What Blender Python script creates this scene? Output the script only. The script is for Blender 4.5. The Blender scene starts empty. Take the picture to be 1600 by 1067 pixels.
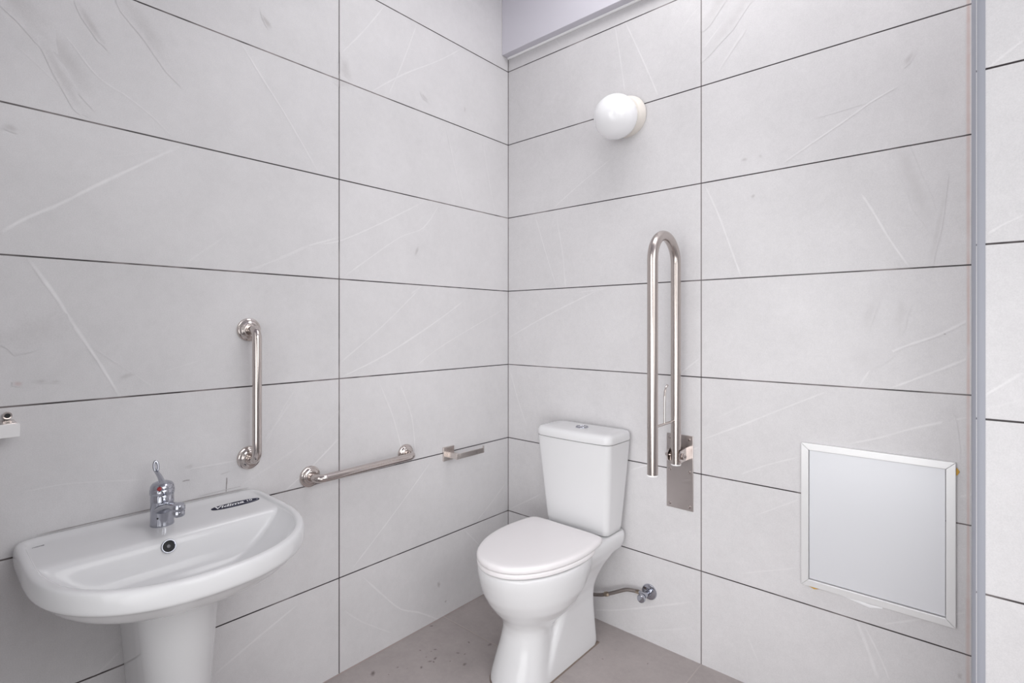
import bpy, bmesh, math, random
from mathutils import Vector, Matrix
random.seed(7)
scene = bpy.context.scene
COL = scene.collection

# ------------------------------------------------------------------ camera
CAM = Vector((1.5864, -1.7761, 1.1649)); YAW = 0.7218; FOC = 815.94
cd = bpy.data.cameras.new('camera'); cam = bpy.data.objects.new('camera', cd); COL.objects.link(cam)
cam.location = CAM; cam.rotation_euler = (math.pi/2, 0, YAW)
cd.sensor_fit = 'HORIZONTAL'; cd.sensor_width = 36.0; cd.lens = FOC/1600*36.0
cd.shift_x = 0.0; cd.shift_y = (507.7-533.5)/1600; cd.clip_start = 0.01
scene.camera = cam

# ------------------------------------------------------------------ world, light, exposure
w = bpy.data.worlds.new('world'); scene.world = w; w.use_nodes = True
w.node_tree.nodes['Background'].inputs[0].default_value = (0.93, 0.96, 1.0, 1)
w.node_tree.nodes['Background'].inputs[1].default_value = 0.1
scene.view_settings.view_transform = 'Standard'; scene.view_settings.look = 'None'
scene.view_settings.gamma = 1.0; scene.view_settings.use_curve_mapping = False
scene.view_settings.exposure = 0.05

def area_light(name, loc, rot, sx, sy, power, color):
    d = bpy.data.lights.new(name, 'AREA'); d.shape = 'RECTANGLE'; d.size = sx; d.size_y = sy
    d.energy = power; d.color = color
    o = bpy.data.objects.new(name, d); COL.objects.link(o); o.location = loc; o.rotation_euler = rot
    return o
def aim(o, target, spread):
    o.rotation_euler = (Vector(target)-o.location).to_track_quat('-Z', 'Z').to_euler(); o.data.spread = math.radians(spread)
# daylight coming through the open doorway behind the photographer
aim(area_light('doorway_daylight', (0.90, -2.10, 1.30), (0, 0, 0), 0.8, 1.6, 6.0, (1.0, 0.997, 1.0)), (1.2, -0.1, 1.0), 110)
aim(area_light('doorway_daylight_low', (1.50, -2.10, 0.60), (0, 0, 0), 1.0, 1.0, 3.3, (1.0, 0.997, 1.0)), (0.6, -0.1, 0.4), 90)
aim(area_light('doorway_daylight_right', (2.20, -2.05, 0.60), (0, 0, 0), 0.8, 1.0, 1.8, (1.0, 0.997, 1.0)), (0.9, -0.1, 0.4), 80)
aim(area_light('doorway_daylight_high', (2.20, -2.05, 1.70), (0, 0, 0), 0.8, 1.0, 0.9, (1.0, 0.997, 1.0)), (0.9, -0.1, 1.2), 80)
# added fill lights at the right-hand wall, tuned for brightness; no known window
area_light('right_fill', (2.72, -1.12, 2.18), (math.pi/2, 0, math.pi/2), 1.6, 0.8, 17.0, (0.995, 0.998, 1.0))
aim(area_light('right_fill_low', (2.69, -1.05, 1.35), (0, 0, 0), 1.1, 1.3, 3.6, (0.995, 0.998, 1.0)), (0.3, -0.6, 1.0), 110)
# two added ceiling fill lights without fixtures, placed to balance the brightness
area_light('ceiling_fill', (1.40, -0.45, 2.735), (0, 0, 0), 0.7, 0.5, 5.2, (1.0, 0.992, 0.992))
area_light('ceiling_fill', (0.80, -0.50, 2.735), (0, 0, 0), 0.7, 0.5, 4.8, (1.0, 0.992, 0.992))

# ------------------------------------------------------------------ materials
def new_mat(name):
    m = bpy.data.materials.new(name); m.use_nodes = True
    return m, m.node_tree.nodes, m.node_tree.links, m.node_tree.nodes['Principled BSDF']
def simple(name, col, rough=0.4, metal=0.0, coat=0.0, noise=0.0, nscale=40.0, bump=0.0, stretch=None):
    m, N, L, P = new_mat(name)
    P.inputs['Base Color'].default_value = (*col, 1); P.inputs['Roughness'].default_value = rough
    P.inputs['Metallic'].default_value = metal; P.inputs['Coat Weight'].default_value = coat
    P.inputs['Coat Roughness'].default_value = 0.04
    tc = N.new('ShaderNodeTexCoord'); nz = N.new('ShaderNodeTexNoise'); nz.inputs['Scale'].default_value = nscale
    nz.inputs['Detail'].default_value = 3
    if stretch:
        mp = N.new('ShaderNodeMapping'); mp.inputs['Scale'].default_value = stretch
        L.new(tc.outputs['Object'], mp.inputs[0]); L.new(mp.outputs[0], nz.inputs['Vector'])
    else:
        L.new(tc.outputs['Object'], nz.inputs['Vector'])
    mr = N.new('ShaderNodeMapRange'); mr.inputs['To Min'].default_value = max(0.02, rough-noise); mr.inputs['To Max'].default_value = rough+noise
    L.new(nz.outputs[0], mr.inputs[0]); L.new(mr.outputs[0], P.inputs['Roughness'])
    if bump:
        b = N.new('ShaderNodeBump'); b.inputs['Strength'].default_value = bump; b.inputs['Distance'].default_value = 0.002
        L.new(nz.outputs[0], b.inputs['Height']); L.new(b.outputs[0], P.inputs['Normal'])
    return m

TILE_H = 0.333; Z0 = 2.3175; GROUT = 0.0038
def tile_mat(name, axis, joint, tile_w, base, dark, light_v=0.0, rough=0.42, floor=False, seed=0.0):
    """stone-look tile with real joint positions; axis = 0 (x) or 1 (y) runs along the wall"""
    m, N, L, P = new_mat(name)
    def mth(op, a, b=None, c=None):
        n = N.new('ShaderNodeMath'); n.operation = op
        for i, v in enumerate((a, b, c)):
            if v is None: continue
            if isinstance(v, (int, float)): n.inputs[i].default_value = v
            else: L.new(v, n.inputs[i])
        return n.outputs[0]
    tc = N.new('ShaderNodeTexCoord'); sp = N.new('ShaderNodeSeparateXYZ'); L.new(tc.outputs['Object'], sp.inputs[0])
    u = sp.outputs[axis]; v = sp.outputs[1] if floor else sp.outputs[2]
    du = mth('PINGPONG', mth('SUBTRACT', u, joint), tile_w/2)
    if floor: dv = mth('PINGPONG', mth('SUBTRACT', v, -0.39), TILE_H*1.5)
    else: dv = mth('PINGPONG', mth('SUBTRACT', v, Z0), TILE_H/2)
    def noise(scale, detail, rough_=0.55, vec=None, off=0.0):
        n = N.new('ShaderNodeTexNoise'); n.inputs['Scale'].default_value = scale; n.inputs['Detail'].default_value = detail
        n.inputs['Roughness'].default_value = rough_
        mp = N.new('ShaderNodeMapping'); mp.inputs['Location'].default_value = (seed+off, seed*1.7+off, seed*0.6-off)
        if vec: mp.inputs['Scale'].default_value = vec
        L.new(tc.outputs['Object'], mp.inputs[0]); L.new(mp.outputs[0], n.inputs['Vector']); return n.outputs[0]
    # tile-to-tile shift of tone
    iu = mth('FLOOR', mth('DIVIDE', mth('SUBTRACT', u, joint), tile_w)); iv = mth('FLOOR', mth('DIVIDE', mth('SUBTRACT', v, Z0), TILE_H))
    cb = N.new('ShaderNodeCombineXYZ'); L.new(iu, cb.inputs[0]); L.new(iv, cb.inputs[1]); cb.inputs[2].default_value = seed
    wn = N.new('ShaderNodeTexWhiteNoise'); wn.noise_dimensions = '3D'; L.new(cb.outputs[0], wn.inputs['Vector'])
    cloud = noise(2.2, 4, 0.55); fine = noise(55, 5, 0.7, off=3.0); grain = noise(420, 2, 0.6, off=5.0)
    t = mth('MULTIPLY_ADD', mth('SUBTRACT', cloud, 0.5), 0.20, 1.0)
    t = mth('MULTIPLY_ADD', mth('SUBTRACT', fine, 0.5), 0.13 if not floor else 0.22, t)
    t = mth('MULTIPLY_ADD', mth('SUBTRACT', noise(11, 4, 0.65, off=21.0), 0.5), 0.12 if not floor else 0.3, t)
    t = mth('MULTIPLY_ADD', mth('SUBTRACT', grain, 0.5), 0.22, t)
    t = mth('MULTIPLY_ADD', mth('SUBTRACT', wn.outputs[0], 0.5), 0.035, t)
    bc = N.new('ShaderNodeMix'); bc.data_type = 'RGBA'; bc.blend_type = 'MULTIPLY'; bc.inputs[0].default_value = 1.0
    bc.inputs[6].default_value = (*base, 1)
    cg = N.new('ShaderNodeCombineColor')
    for i in range(3): L.new(t, cg.inputs[i])
    L.new(cg.outputs[0], bc.inputs[7])
    # veins, scuffs and smears: strength and colour come from mesh attributes
    at = N.new('ShaderNodeAttribute'); at.attribute_name = 'strength'; ac = N.new('ShaderNodeAttribute'); ac.attribute_name = 'tint'
    mk = N.new('ShaderNodeMapRange'); mk.inputs['From Min'].default_value = 0.25; mk.inputs['From Max'].default_value = 0.7; mk.inputs['To Min'].default_value = 0.5
    L.new(noise(22, 3, 0.6, off=17.0), mk.inputs[0])
    mv = N.new('ShaderNodeMix'); mv.data_type = 'RGBA'; L.new(mth('MULTIPLY', at.outputs['Fac'], mk.outputs[0]), mv.inputs[0])
    L.new(bc.outputs[2], mv.inputs[6]); L.new(ac.outputs['Color'], mv.inputs[7]); bc = mv
    # joints
    def line(d, wdt):
        r = N.new('ShaderNodeMapRange'); r.inputs['From Min'].default_value = wdt*0.42; r.inputs['From Max'].default_value = wdt*0.58
        r.inputs['To Min'].default_value = 1.0; r.inputs['To Max'].default_value = 0.0; L.new(d, r.inputs[0]); return r.outputs[0]
    gn = noise(5.0, 3, 0.6, off=9.0)
    fill = N.new('ShaderNodeMapRange'); fill.inputs['From Min'].default_value = 0.50; fill.inputs['From Max'].default_value = 0.66
    fill.inputs['To Max'].default_value = 0.55; L.new(gn, fill.inputs[0])
    def gcol(lo):
        g = N.new('ShaderNodeMix'); g.data_type = 'RGBA'; g.inputs[6].default_value = (*dark, 1); g.inputs[7].default_value = (0.42, 0.37, 0.37, 1)
        L.new(mth('MAXIMUM', fill.outputs[0], lo), g.inputs[0]); return g.outputs[2]
    m1 = N.new('ShaderNodeMix'); m1.data_type = 'RGBA'; L.new(mth('MAXIMUM', line(du, GROUT*0.95), mth('MULTIPLY', line(mth('ABSOLUTE', u), GROUT*1.1), 0.0 if floor else 1.0)), m1.inputs[0]); L.new(bc.outputs[2], m1.inputs[6]); L.new(gcol(light_v), m1.inputs[7])
    m2 = N.new('ShaderNodeMix'); m2.data_type = 'RGBA'; L.new(line(dv, GROUT), m2.inputs[0]); L.new(m1.outputs[2], m2.inputs[6]); L.new(gcol(0.0), m2.inputs[7])
    L.new(m2.outputs[2], P.inputs['Base Color'])
    joints = mth('MAXIMUM', line(du, GROUT*1.3), line(dv, GROUT*1.3))
    rr = N.new('ShaderNodeMapRange'); rr.inputs['To Min'].default_value = rough-0.07; rr.inputs['To Max'].default_value = rough+0.12
    L.new(noise(4.0, 4, 0.6, off=13.0), rr.inputs[0]); L.new(rr.outputs[0], P.inputs['Roughness'])
    b = N.new('ShaderNodeBump'); b.inputs['Strength'].default_value = 0.25; b.inputs['Distance'].default_value = 0.0012
    L.new(mth('SUBTRACT', mth('MULTIPLY', fine, 0.25), joints), b.inputs['Height']); L.new(b.outputs[0], P.inputs['Normal'])
    return m
BASE = (0.640, 0.628, 0.638); DARK = (0.022, 0.015, 0.017)
M_LEFT = tile_mat('tile_left', 1, -0.848, 1.0, BASE, DARK, 0.10, seed=1.3)
M_BACK = tile_mat('tile_back', 0, 0.889, 1.0, BASE, DARK, 0.42, rough=0.34, seed=4.1)
M_COLM = tile_mat('tile_column', 0, 2.35, 1.0, BASE, DARK, 0.30, seed=8.8)
M_SIDE = tile_mat('tile_side', 1, -0.9, 1.0, BASE, DARK, 0.30, seed=2.2)
M_FLOOR = tile_mat('tile_floor', 0, 0.889, 1.0, (0.385, 0.345, 0.338), (0.46, 0.41, 0.38), 0.6, rough=0.5, floor=True, seed=6.0)
M_PLASTER = simple('white_plaster', (0.66, 0.645, 0.705), 0.6, noise=0.1, nscale=20, bump=0.05)
M_CAULK = simple('white_caulk', (0.95, 0.95, 0.96), 0.45)
M_TRIM = simple('grey_profile', (0.33, 0.34, 0.385), 0.5, noise=0.08, nscale=30)
M_CER = simple('glazed_ceramic', (0.700, 0.699, 0.710), 0.11, coat=0.0, noise=0.02, nscale=10)
M_CER.node_tree.nodes['Principled BSDF'].inputs['Specular IOR Level'].default_value = 0.32
M_SEAT = simple('seat_plastic', (0.80, 0.775, 0.785), 0.24, noise=0.05, nscale=15)
M_CHROME = simple('polished_steel', (0.60, 0.545, 0.52), 0.10, metal=1.0, noise=0.03, nscale=60)
M_BRUSH = simple('brushed_steel', (0.52, 0.47, 0.445), 0.25, metal=1.0, noise=0.03, nscale=20, stretch=(20, 20, 0.6))
M_HOLD = simple('satin_steel', (0.70, 0.645, 0.615), 0.24, metal=1.0, noise=0.06, nscale=40)
M_BRUSHP = simple('brushed_plate', (0.56, 0.515, 0.50), 0.32, metal=1.0, noise=0.10, nscale=30, stretch=(0.6, 10, 20))
M_TAP = simple('tap_chrome', (0.46, 0.47, 0.52), 0.10, metal=1.0, noise=0.02)
M_ALU = simple('pale_aluminium', (0.76, 0.76, 0.765), 0.36, metal=0.35, noise=0.06, nscale=30)
M_PANEL = simple('satin_panel', (0.70, 0.71, 0.74), 0.38, metal=0.25, noise=0.05, nscale=6)
M_BLACK = simple('black_hole', (0.01, 0.01, 0.012), 0.6)
M_NAVY = simple('navy_sticker', (0.006, 0.007, 0.030), 0.5)
M_NAVY.node_tree.nodes['Principled BSDF'].inputs['Specular IOR Level'].default_value = 0.15
M_WHITE = simple('white_print', (0.85, 0.85, 0.88), 0.5)
M_GREYP = simple('grey_print', (0.38, 0.39, 0.48), 0.5)
M_BLKP = simple('black_print', (0.02, 0.02, 0.025), 0.4)
M_DARKM = simple('dark_metal', (0.12, 0.12, 0.13), 0.4, metal=0.6)
M_RED = simple('red_dot', (0.28, 0.015, 0.02), 0.35)
M_GLOBE = simple('opal_glass', (0.90, 0.90, 0.915), 0.06, coat=0.2, noise=0.01)
M_CREAM = simple('cream_porcelain', (0.80, 0.755, 0.70), 0.35, noise=0.05)
M_GLUE = simple('yellow_glue', (0.62, 0.36, 0.06), 0.5, noise=0.1)
M_SILI = simple('clear_white_sealant', (0.86, 0.86, 0.88), 0.25)
M_SEAL = simple('brown_sealant', (0.20, 0.155, 0.13), 0.6, noise=0.1, nscale=80)
M_HOSE = simple('braided_steel', (0.30, 0.265, 0.25), 0.35, metal=0.8, noise=0.12, nscale=300, bump=0.6)
M_BRASS = simple('dull_brass', (0.42, 0.35, 0.28), 0.3, metal=1.0, noise=0.1, nscale=60)
M_WCAP = simple('white_plastic_and_bar_glare', (0.84, 0.83, 0.83), 0.35)  # plastic end caps; on the holder bar this white is painted reflection

# ------------------------------------------------------------------ mesh helpers
class MB:
    def __init__(s): s.v = []; s.f = []; s.m = []; s.al = []; s.ti = []
    def add(s, verts, faces, mi=0, al=None, ti=None):
        o = len(s.v); s.v += [Vector(p) for p in verts]; s.f += [tuple(i+o for i in f) for f in faces]; s.m += [mi]*len(faces)
        s.al += al if al else [0.0]*len(verts); s.ti += ti if ti else [(0, 0, 0)]*len(verts)
        return s
    def box(s, lo, hi, mi=0):
        x0, y0, z0 = lo; x1, y1, z1 = hi
        return s.add([(x0,y0,z0),(x1,y0,z0),(x1,y1,z0),(x0,y1,z0),(x0,y0,z1),(x1,y0,z1),(x1,y1,z1),(x0,y1,z1)],
              [(0,3,2,1),(4,5,6,7),(0,1,5,4),(1,2,6,5),(2,3,7,6),(3,0,4,7)], mi)
    def rings(s, rings, cap0=True, cap1=True, closed=False, mi=0):
        n = len(rings[0]); V = [p for r in rings for p in r]; F = []
        R = len(rings)
        for i in range(R if closed else R-1):
            for j in range(n):
                a = i*n+j; b = i*n+(j+1) % n; c = ((i+1) % R)*n+(j+1) % n; d = ((i+1) % R)*n+j
                F.append((a, b, c, d))
        if cap0 and not closed: F.append(tuple(range(n-1, -1, -1)))
        if cap1 and not closed: F.append(tuple((R-1)*n+j for j in range(n)))
        return s.add(V, F, mi)
    def lathe(s, prof, center, axis, seg=32, mi=0, sx=1.0, cap0=True, cap1=True):
        """prof: (radius, distance along axis)"""
        a = Vector(axis).normalized(); t = Vector((0, 0, 1)) if abs(a.z) < .9 else Vector((1, 0, 0))
        e1 = t.cross(a).normalized(); e2 = a.cross(e1); c = Vector(center)
        R = [[c + a*h + (e1*math.cos(2*math.pi*k/seg)*sx + e2*math.sin(2*math.pi*k/seg))*max(r, 1e-5) for k in range(seg)] for r, h in prof]
        return s.rings(R, cap0, cap1, mi=mi)
    def tube(s, pts, rad, seg=20, mi=0, caps=True, flat=None):
        P = [Vector(p) for p in pts]; n = len(P); T = []
        for i in range(n):
            T.append(((P[min(i+1, n-1)]-P[max(i-1, 0)])).normalized())
        up = Vector((0, 0, 1)) if abs(T[0].z) < .9 else Vector((1, 0, 0))
        N_ = (up - T[0]*up.dot(T[0])).normalized(); R = []
        for i in range(n):
            N_ = (N_ - T[i]*N_.dot(T[i])).normalized(); B = T[i].cross(N_)
            r = rad[i] if isinstance(rad, (list, tuple)) else rad
            fx, fy = flat if flat else (1, 1)
            R.append([P[i] + (N_*math.cos(2*math.pi*k/seg)*fx + B*math.sin(2*math.pi*k/seg)*fy)*r for k in range(seg)])
        return s.rings(R, caps, caps, mi=mi)
    def build(s, name, mats, parent=None, smooth=True, bevel=0.0, subsurf=0, angle=35):
        me = bpy.data.meshes.new(name); root = parent
        off = Vector((0, 0, 0)); q = parent
        while q is not None: off = off + q.location; q = q.parent
        me.from_pydata([tuple(p-off) for p in s.v], [], s.f)
        mats = mats if isinstance(mats, (list, tuple)) else [mats]
        for m in mats: me.materials.append(m)
        for p, mi in zip(me.polygons, s.m): p.material_index = mi
        if any(s.al):
            at = me.attributes.new('strength', 'FLOAT', 'POINT'); at.data.foreach_set('value', s.al)
            ct = me.attributes.new('tint', 'FLOAT_COLOR', 'POINT'); ct.data.foreach_set('color', [c for t in s.ti for c in (*t, 1.0)])
        else:
            b = bmesh.new(); b.from_mesh(me); bmesh.ops.recalc_face_normals(b, faces=b.faces); b.to_mesh(me); b.free()
        o = bpy.data.objects.new(name, me); COL.objects.link(o); o.parent = parent
        if smooth:
            for p in me.polygons: p.use_smooth = True
        if bevel:
            m = o.modifiers.new('bevel', 'BEVEL'); m.width = bevel; m.segments = 3; m.limit_method = 'ANGLE'; m.angle_limit = math.radians(40)
        if subsurf:
            m = o.modifiers.new('subsurf', 'SUBSURF'); m.levels = subsurf; m.render_levels = subsurf
        if smooth and not subsurf:
            b = bmesh.new(); b.from_mesh(me); lim = math.radians(angle)
            for e in b.edges:
                if len(e.link_faces) == 2 and e.calc_face_angle(0) > lim: e.smooth = False
            b.to_mesh(me); b.free()
        return o

def tag(o, label=None, cat=None, group=None, kind=None):
    for k, v in (('label', label), ('category', cat), ('group', group), ('kind', kind)):
        if v: o[k] = v
    return o
def thing(name, loc, label, cat, group=None):
    o = bpy.data.objects.new(name, None); COL.objects.link(o); o.location = loc; o.empty_display_size = 0.05
    return tag(o, label, cat, group)
def arc(c, r, a0, a1, e1, e2, n=10):
    c = Vector(c); e1 = Vector(e1); e2 = Vector(e2)
    return [c + (e1*math.cos(a0+(a1-a0)*i/n) + e2*math.sin(a0+(a1-a0)*i/n))*r for i in range(n+1)]
def catmull(pts, n=6):
    P = [Vector((*p, 0)) if len(p) == 2 else Vector(p) for p in pts]; out = []
    for i in range(len(P)-1):
        p0 = P[max(i-1, 0)]; p1 = P[i]; p2 = P[i+1]; p3 = P[min(i+2, len(P)-1)]
        for k in range(n):
            t = k/n
            out.append(0.5*((2*p1)+(p2-p0)*t+(2*p0-5*p1+4*p2-p3)*t*t+(3*p1-p0-3*p2+p3)*t**3))
    out.append(P[-1]); return out

# marks on a flat wall: strips with a soft edge, discs with a soft rim
LAYER = [0.0]          # each mark lies a hair above the one before, so none coincide
def strip(mb, pts, to3, strength, width, tint, n=5):
    LAYER[0] += 8e-6
    C = catmull(pts, n); rows = []; al = []; ti = []
    for i, p in enumerate(C):
        d = (C[min(i+1, len(C)-1)]-C[max(i-1, 0)]); d.normalize(); nn = Vector((-d.y, d.x, 0))
        t = i/(len(C)-1); e = min(1.0, t*6+0.15, (1-t)*6+0.15)*strength
        wv = width*(0.75+0.5*random.random())
        for k, a in ((-1, 0), (-0.25, 1), (0.25, 1), (1, 0)):
            q = p+nn*wv*k*0.5; rows.append(to3(q.x, q.y)); al.append(a*e); ti.append(tint)
    F = [(i*4+k, i*4+k+1, i*4+k+5, i*4+k+4) for i in range(len(C)-1) for k in range(3)]
    mb.add(rows, F, 0, al, ti)
def blot(mb, c, to3, rx, ry, strength, tint, ang=0.0, n=14):
    LAYER[0] += 8e-6
    V = [to3(*c)]; al = [strength]; ti = [tint]*(3*n+1)
    J = [0.8+0.4*random.random() for k in range(n)]
    for ring, a in ((0.35, strength*0.82), (0.68, strength*0.35), (1.0, 0.0)):
        for k in range(n):
            t = 2*math.pi*k/n; j = J[k]
            x = rx*ring*j*math.cos(t); y = ry*ring*j*math.sin(t)
            V.append(to3(c[0]+x*math.cos(ang)-y*math.sin(ang), c[1]+x*math.sin(ang)+y*math.cos(ang))); al.append(a)
    F = [(0, 1+k, 1+(k+1) % n) for k in range(n)] + [(1+r*n+k, 1+(r+1)*n+k, 1+(r+1)*n+(k+1) % n, 1+r*n+(k+1) % n) for r in (0, 1) for k in range(n)]
    mb.add(V, F, 0, al, ti)

VEINS_LEFT = [
 ([(-1.608, 1.895), (-1.572, 1.855), (-1.544, 1.833), (-1.49, 1.766), (-1.432, 1.737), (-1.379, 1.703), (-1.329, 1.659)], 0.55, 0.0050),
 ([(-1.634, 1.784), (-1.572, 1.73), (-1.5, 1.664)], 0.30, 0.0040),
 ([(-1.159, 1.979), (-1.095, 1.895), (-1.027, 1.809), (-0.923, 1.661)], 0.80, 0.0060),
 ([(-1.659, 1.366), (-1.617, 1.404), (-1.558, 1.447), (-1.48, 1.512), (-1.31, 1.646)], 0.90, 0.0090),
 ([(-1.129, 1.325), (-1.014, 1.387), (-0.954, 1.418), (-0.848, 1.457)], 0.70, 0.0070),
 ([(-1.49, 1.568), (-1.304, 1.641)], 0.15, 0.0040),
 ([(-1.304, 1.329), (-1.198, 1.42)], 0.25, 0.0080),
 ([(-1.613, 1.313), (-1.564, 1.226), (-1.538, 1.171), (-1.489, 1.078), (-1.446, 0.987)], 0.95, 0.0090),
 ([(-1.494, 1.107), (-1.417, 1.041), (-1.375, 1.004)], 0.25, 0.0060),
 ([(-1.354, 1.043), (-1.269, 1.067)], 0.25, 0.0050),
 ([(-1.621, 0.793), (-1.538, 0.793), (-1.396, 0.77)], 0.40, 0.0050),
 ([(-1.304, 0.776), (-1.17, 0.775)], 0.60, 0.0050),
 ([(-1.157, 1.318), (-1.037, 1.372), (-0.952, 1.418)], 0.40, 0.0060),
 ([(-1.095, 0.8), (-1.037, 0.908), (-0.999, 0.963)], 0.25, 0.0080),
 ([(-1.17, 0.696), (-0.992, 0.782), (-0.848, 0.877)], 0.20, 0.0080),
 ([(-1.03, 0.656), (-0.944, 0.712), (-0.851, 0.785)], 0.75, 0.0060),
 ([(-0.837, 2.08), (-0.752, 2.19), (-0.667, 2.315)], 0.60, 0.0060),
 ([(-0.524, 2.307), (-0.588, 2.141), (-0.649, 2.003)], 0.60, 0.0060),
 ([(-0.73, 1.981), (-0.588, 2.095), (-0.414, 2.213), (-0.287, 2.312)], 0.70, 0.0060),
 ([(-0.378, 1.971), (-0.326, 1.806), (-0.272, 1.646)], 0.60, 0.0050),
 ([(-0.165, 1.961), (-0.131, 1.814), (-0.087, 1.658)], 0.60, 0.0050),
 ([(-0.916, 1.427), (-0.837, 1.45), (-0.685, 1.528), (-0.497, 1.635)], 0.70, 0.0060),
 ([(-0.827, 1.33), (-0.73, 1.4), (-0.601, 1.489), (-0.491, 1.54), (-0.414, 1.638)], 0.60, 0.0060),
 ([(-0.55, 1.282), (-0.497, 1.316)], 0.40, 0.0080),
 ([(-0.844, 1.039), (-0.681, 1.158), (-0.511, 1.302)], 0.60, 0.0070),
 ([(-0.844, 0.989), (-0.665, 1.057), (-0.437, 1.173), (-0.275, 1.267)], 0.70, 0.0080),
 ([(-0.529, 1.008), (-0.378, 1.09), (-0.018, 1.242)], 0.50, 0.0060),
 ([(-0.689, 0.957), (-0.632, 0.829), (-0.591, 0.698)], 0.60, 0.0070),
 ([(-0.599, 0.943), (-0.547, 0.818), (-0.529, 0.672)], 0.50, 0.0090),
 ([(-0.456, 0.629), (-0.565, 0.531), (-0.681, 0.431), (-0.802, 0.332)], 0.70, 0.0070),
 ([(-0.018, 0.449), (-0.116, 0.381), (-0.209, 0.324)], 0.50, 0.0070),
 ([(-0.275, 0.312), (-0.175, 0.209)], 0.60, 0.0080),
 ([(-0.758, 0.291), (-0.681, 0.202), (-0.599, 0.115), (-0.511, 0.065), (-0.408, -0.008)], 0.70, 0.0080),
 ([(-0.83, 0.203), (-0.758, 0.134), (-0.632, 0.039)], 0.40, 0.0080),
 ([(-0.993, 0.288), (-1.125, 0.235), (-1.231, 0.189)], 0.60, 0.0080),
 ([(-1.092, 0.822), (-1.012, 0.926)], 0.30, 0.0090),
 ([(-1.51, 0.311), (-1.481, 0.329), (-1.443, 0.358)], 0.50, 0.0080),
]
VEINS_BACK = [
 ([(0.255, 2.39), (0.291, 2.336)], 0.40, 0.0070),
 ([(0.553, 2.318), (0.577, 2.177), (0.595, 2.055)], 0.60, 0.0070),
 ([(0.595, 2.323), (0.659, 2.175), (0.703, 2.069), (0.73, 2.0)], 0.80, 0.0070),
 ([(0.887, 2.263), (0.848, 2.235), (0.808, 2.187)], 0.30, 0.0060),
 ([(0.529, 1.806), (0.401, 1.743), (0.255, 1.659)], 0.60, 0.0060),
 ([(0.157, 1.643), (0.218, 1.469), (0.276, 1.318)], 0.60, 0.0070),
 ([(0.276, 1.603), (0.305, 1.461), (0.319, 1.322)], 0.60, 0.0080),
 ([(0.374, 1.297), (0.517, 1.307)], 0.40, 0.0080),
 ([(0.003, 1.107), (0.23, 1.208), (0.474, 1.302)], 0.70, 0.0080),
 ([(0.014, 0.953), (0.059, 0.829), (0.114, 0.709)], 0.60, 0.0070),
 ([(0.003, 0.324), (0.189, 0.433)], 0.60, 0.0080),
 ([(0.815, 0.994), (0.883, 1.05)], 0.60, 0.0080),
 ([(0.623, 0.619), (0.7, 0.654)], 0.60, 0.0090),
 ([(0.456, 0.031), (0.591, 0.08), (0.856, 0.202)], 0.60, 0.0080),
 ([(0.542, -0.026), (0.856, 0.11)], 0.30, 0.0080),
 ([(0.815, 0.714), (0.883, 0.744)], 0.50, 0.0080),
 ([(0.895, 2.111), (0.974, 2.18), (1.062, 2.21)], 0.50, 0.0070),
 ([(1.143, 1.667), (1.237, 1.719), (1.311, 1.759), (1.369, 1.793), (1.435, 1.821)], 0.70, 0.0070),
 ([(0.904, 1.639), (0.948, 1.534), (0.991, 1.41), (1.021, 1.321)], 0.70, 0.0080),
 ([(1.35, 1.539), (1.375, 1.49), (1.417, 1.4), (1.458, 1.324)], 0.80, 0.0070),
 ([(1.237, 1.786), (1.362, 1.795)], 0.20, 0.0050),
 ([(0.94, 2.011), (1.033, 2.127)], 0.30, 0.0120),
 ([(1.344, 0.987), (1.385, 1.061), (1.438, 1.101), (1.52, 1.139), (1.589, 1.184)], 0.80, 0.0080),
 ([(1.412, 0.987), (1.512, 1.041), (1.589, 1.085)], 0.80, 0.0080),
 ([(0.89, 0.771), (1.03, 0.842), (1.146, 0.905), (1.267, 0.969)], 0.60, 0.0080),
 ([(1.32, 0.822), (1.394, 0.85), (1.471, 0.887), (1.589, 0.932)], 0.70, 0.0080),
 ([(0.943, 0.851), (1.03, 0.905)], 0.20, 0.0080),
 ([(1.018, 0.676), (1.101, 0.722), (1.189, 0.761)], 0.50, 0.0070),
 ([(1.066, 0.554), (1.189, 0.631)], 0.40, 0.0070),
 ([(1.018, 0.352), (1.189, 0.423)], 0.40, 0.0070),
 ([(1.403, 0.332), (1.471, 0.369), (1.582, 0.43)], 0.50, 0.0070),
 ([(1.555, 0.717), (1.589, 0.734)], 0.50, 0.0070),
 ([(1.339, 0.319), (1.367, 0.242), (1.39, 0.169)], 0.50, 0.0120),
 ([(1.358, 0.31), (1.394, 0.237), (1.416, 0.181)], 0.50, 0.0060),
 ([(1.042, 0.152), (1.078, 0.079)], 0.30, 0.0070),
]
VEINS_COLUMN = [
 ([(1.609, 1.652), (1.631, 1.669), (1.659, 1.689)], 0.60, 0.0060),
 ([(1.609, 1.338), (1.631, 1.353), (1.659, 1.367)], 0.60, 0.0060),
 ([(1.602, 1.028), (1.659, 1.079)], 0.60, 0.0070),
 ([(1.601, 1.002), (1.659, 1.029)], 0.20, 0.0070),
]


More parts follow.
